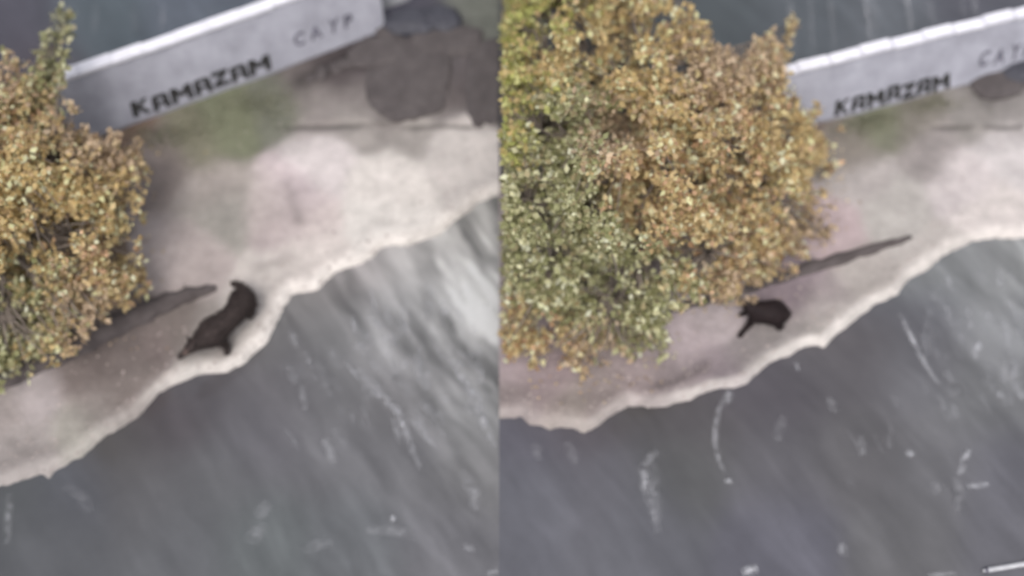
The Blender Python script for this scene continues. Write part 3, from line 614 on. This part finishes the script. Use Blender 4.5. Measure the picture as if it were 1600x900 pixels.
# ------------------------------------------------------------------ dogs
def skin_body(name, joints, edges, mat, root, origin, sub=2, rough_amp=.012):
    me = bpy.data.meshes.new(name); me.from_pydata([tuple(np.array(j[0])-origin) for j in joints], edges, []); me.update()
    ob = bpy.data.objects.new('body_tmp', me); COL.objects.link(ob)
    md = ob.modifiers.new('skin', 'SKIN'); md.use_smooth_shade = True
    for i, j in enumerate(joints): me.skin_vertices[0].data[i].radius = (j[1], j[2] if len(j) > 2 else j[1]); me.skin_vertices[0].data[i].use_root = (i == 0)
    ob.modifiers.new('sub', 'SUBSURF').levels = sub
    dg = bpy.context.evaluated_depsgraph_get(); out = bpy.data.meshes.new_from_object(ob.evaluated_get(dg)); bpy.data.objects.remove(ob)
    out.polygons.foreach_set('use_smooth', np.ones(len(out.polygons), bool)); out.name = name; out.materials.clear()
    return link(name, out, mat, root)
def fur_on(body, n, length, mat, root, flow):
    me = body.data; polys = me.polygons; ar = np.array([p.area for p in polys]); pk = RNG.choice(len(polys), n, p=ar/ar.sum()); V, F = [], []
    for i in pk:
        p = polys[int(i)]; vs = [me.vertices[v].co for v in p.vertices]; w = RNG.random(len(vs)); w /= w.sum()
        c = sum((v*float(q) for v, q in zip(vs, w)), Vector()); nn = p.normal; dr = (nn*.55+flow*.9+Vector(RNG.normal(0, .35, 3))).normalized(); sd_ = dr.cross(nn).normalized()*.006; b = len(V); l = length*random.uniform(.5, 1.2)
        V += [c-nn*.004-sd_, c-nn*.004+sd_, c+dr*l]; F.append((b, b+1, b+2))
    o = link('fur', mesh('fur', V, F, smooth=False), mat, root); props(o, kind='stuff'); return o
def ear(tip, base, wdir, mat, root, w=.05):
    b = Vector(base); t = Vector(tip); wd = Vector(wdir).normalized()*w; nrm = (t-b).cross(wd).normalized()*.012
    V = [b-wd, b+wd, b+wd*.3+(t-b)*.6+nrm, b-wd*.5+(t-b)*.6+nrm, t, b+nrm*2.2]
    V += [v-nrm*1.6 for v in V[:5]]
    F = [(0, 1, 5), (1, 2, 5), (2, 3, 5), (3, 0, 5), (2, 4, 3), (7, 6, 8), (6, 9, 8), (8, 9, 10), (0, 3, 9, 6), (3, 4, 10, 9), (4, 2, 8, 10), (2, 1, 7, 8), (1, 0, 6, 7)]
    return link('ear', mesh('ear', V, F), mat, root)
def dog(h, spec, mat, muzzle_mat, label, flow_px, furn, furl):
    g = spec['origin']; origin = ground_z(*g, h); z0 = origin[2]
    root = empty('dog', origin, label=label, cat='dog')
    J, E, idx = [], [], {}
    for nm, px, py, z, r, par in spec['joints']:
        if z <= .07: pz = ground_z(px, py, h)[2]+z
        else: pz = z0+z
        idx[nm] = len(J); J.append((P(px, py, pz), r*spec.get('fat', 1)))
        if par: E.append((idx[par], idx[nm]))
    body = skin_body('body', J, E, mat, root, origin)
    f0, f1 = P(*flow_px[0], z0+.4), P(*flow_px[1], z0+.4); fl_ = Vector(f1-f0).normalized()
    fur_on(body, furn, furl, mat, root, fl_)
    loc = {k: Vector(J[i][0]-origin) for k, i in idx.items()}
    # muzzle cap, nose, ears, eyes
    hd, mz = loc['head'], loc['muzzle']; ax = (mz-hd).normalized(); sd_ = ax.cross(Vector((0, 0, 1))).normalized(); up = sd_.cross(ax)
    V, F = tube([hd+ax*.05, hd+ax*.09, mz, mz+ax*.035], [.052, .058, .046, .022], 12); link('muzzle', mesh('muzzle', V, F), muzzle_mat, root)
    V, F = tube([mz+ax*.03+up*.012, mz+ax*.055+up*.012], [.02, .012], 10); link('nose', mesh('nose', V, F), M_EYE, root)
    for s in (-1, 1):
        b = hd-ax*.03+sd_*s*.055+up*.045; ear(b+sd_*s*.06+up*.10-ax*.03, b, ax, mat, root, .04)
        bm = bmesh.new(); bmesh.ops.create_icosphere(bm, subdivisions=2, radius=.013); me = bpy.data.meshes.new('eye'); bm.to_mesh(me); bm.free(); me.transform(Matrix.Translation(hd+ax*.055+sd_*s*.038+up*.05)); link('eye', me, M_EYE, root)
    return root
left_spec = dict(origin=(340, 505), fat=1.2, joints=[
    ('pelvis', 384, 468, .56, .15, None), ('loin', 371, 485, .57, .15, 'pelvis'), ('waist', 357, 499, .57, .15, 'loin'), ('chest', 341, 512, .56, .17, 'waist'), ('shoulder', 325, 524, .57, .15, 'chest'), ('neck', 312, 534, .60, .10, 'shoulder'), ('head', 300, 541, .64, .085, 'neck'), ('muzzle', 289, 552, .60, .045, 'head'),
    ('tail1', 384, 455, .60, .07, 'pelvis'), ('tail2', 371, 446, .58, .045, 'tail1'), ('tail3', 360, 443, .52, .03, 'tail2'),
    ('hipR', 391, 476, .46, .10, 'pelvis'), ('kneeR', 384, 494, .32, .07, 'hipR'), ('hockR', 395, 488, .16, .036, 'kneeR'), ('pawR', 388, 498, .03, .036, 'hockR'),
    ('hipL', 372, 462, .46, .10, 'pelvis'), ('kneeL', 360, 478, .30, .065, 'hipL'), ('hockL', 374, 476, .16, .036, 'kneeL'), ('pawL', 365, 484, .03, .036, 'hockL'),
    ('shR', 338, 532, .44, .085, 'shoulder'), ('elbR', 349, 538, .30, .055, 'shR'), ('wrR', 354, 545, .15, .036, 'elbR'), ('fpR', 354, 556, .03, .036, 'wrR'),
    ('shL', 316, 520, .44, .08, 'shoulder'), ('elbL', 303, 534, .32, .055, 'shL'), ('wrL', 290, 548, .2, .038, 'elbL'), ('fpL', 279, 560, .05, .036, 'wrL')])
dog('L', left_spec, M_DBROWN, M_MUZZLE, 'dark brown dog stretched out running, beside the log in the left picture', ((300, 545), (385, 460)), 6500, .065)
right_spec = dict(origin=(1205, 505), fat=1.22, joints=[
    ('pelvis', 1216, 489, .34, .165, None), ('waist', 1204, 488, .36, .165, 'pelvis'), ('chest', 1192, 487, .38, .15, 'waist'), ('shoulder', 1182, 484, .40, .12, 'chest'), ('neck', 1174, 480, .45, .08, 'shoulder'), ('head', 1166, 477, .50, .07, 'neck'), ('muzzle', 1159, 470, .48, .038, 'head'),
    ('tail1', 1224, 482, .36, .045, 'pelvis'), ('tail2', 1229, 484, .24, .03, 'tail1'),
    ('hipR', 1222, 497, .26, .10, 'pelvis'), ('kneeR', 1211, 507, .17, .07, 'hipR'), ('hockR', 1222, 510, .08, .036, 'kneeR'), ('pawR', 1213, 515, .03, .034, 'hockR'),
    ('hipL', 1224, 486, .24, .09, 'pelvis'), ('kneeL', 1212, 490, .16, .06, 'hipL'), ('hockL', 1224, 498, .08, .034, 'kneeL'), ('pawL', 1217, 500, .03, .034, 'hockL'),
    ('shR', 1179, 497, .30, .065, 'shoulder'), ('elbR', 1172, 505, .20, .045, 'shR'), ('wrR', 1163, 515, .10, .032, 'elbR'), ('fpR', 1153, 528, .03, .034, 'wrR'),
    ('shL', 1176, 484, .30, .06, 'shoulder'), ('elbL', 1168, 487, .20, .042, 'shL'), ('wrL', 1162, 490, .11, .032, 'elbL'), ('fpL', 1156, 492, .03, .032, 'wrL')])
dog('R', right_spec, M_FUR, M_MUZZLE, 'black dog crouching with forelegs splayed, below the log in the right picture', ((1160, 490), (1225, 488)), 4200, .035)

# ------------------------------------------------------------------ white pole floating at the lower right corner
a, b = P(1536, 892, .04), P(1680, 868, .04); a_, b_ = Vector(a), Vector(b)
V, F = tube([a_-a_, (b_-a_)*.04, (b_-a_)*.5, (b_-a_)*.96, b_-a_], [.02, .034, .036, .034, .02], 14)
e = empty('floating_pole', a_, label='white pole floating in the water at the bottom right corner', cat='pole')
link('pole', mesh('pole', V, F), M_POLE, e)
V, F = tube([(b_-a_)*.02, (b_-a_)*.05], [.038, .039], 14); link('end_band', mesh('end_band', V, F), M_FAINT, e)
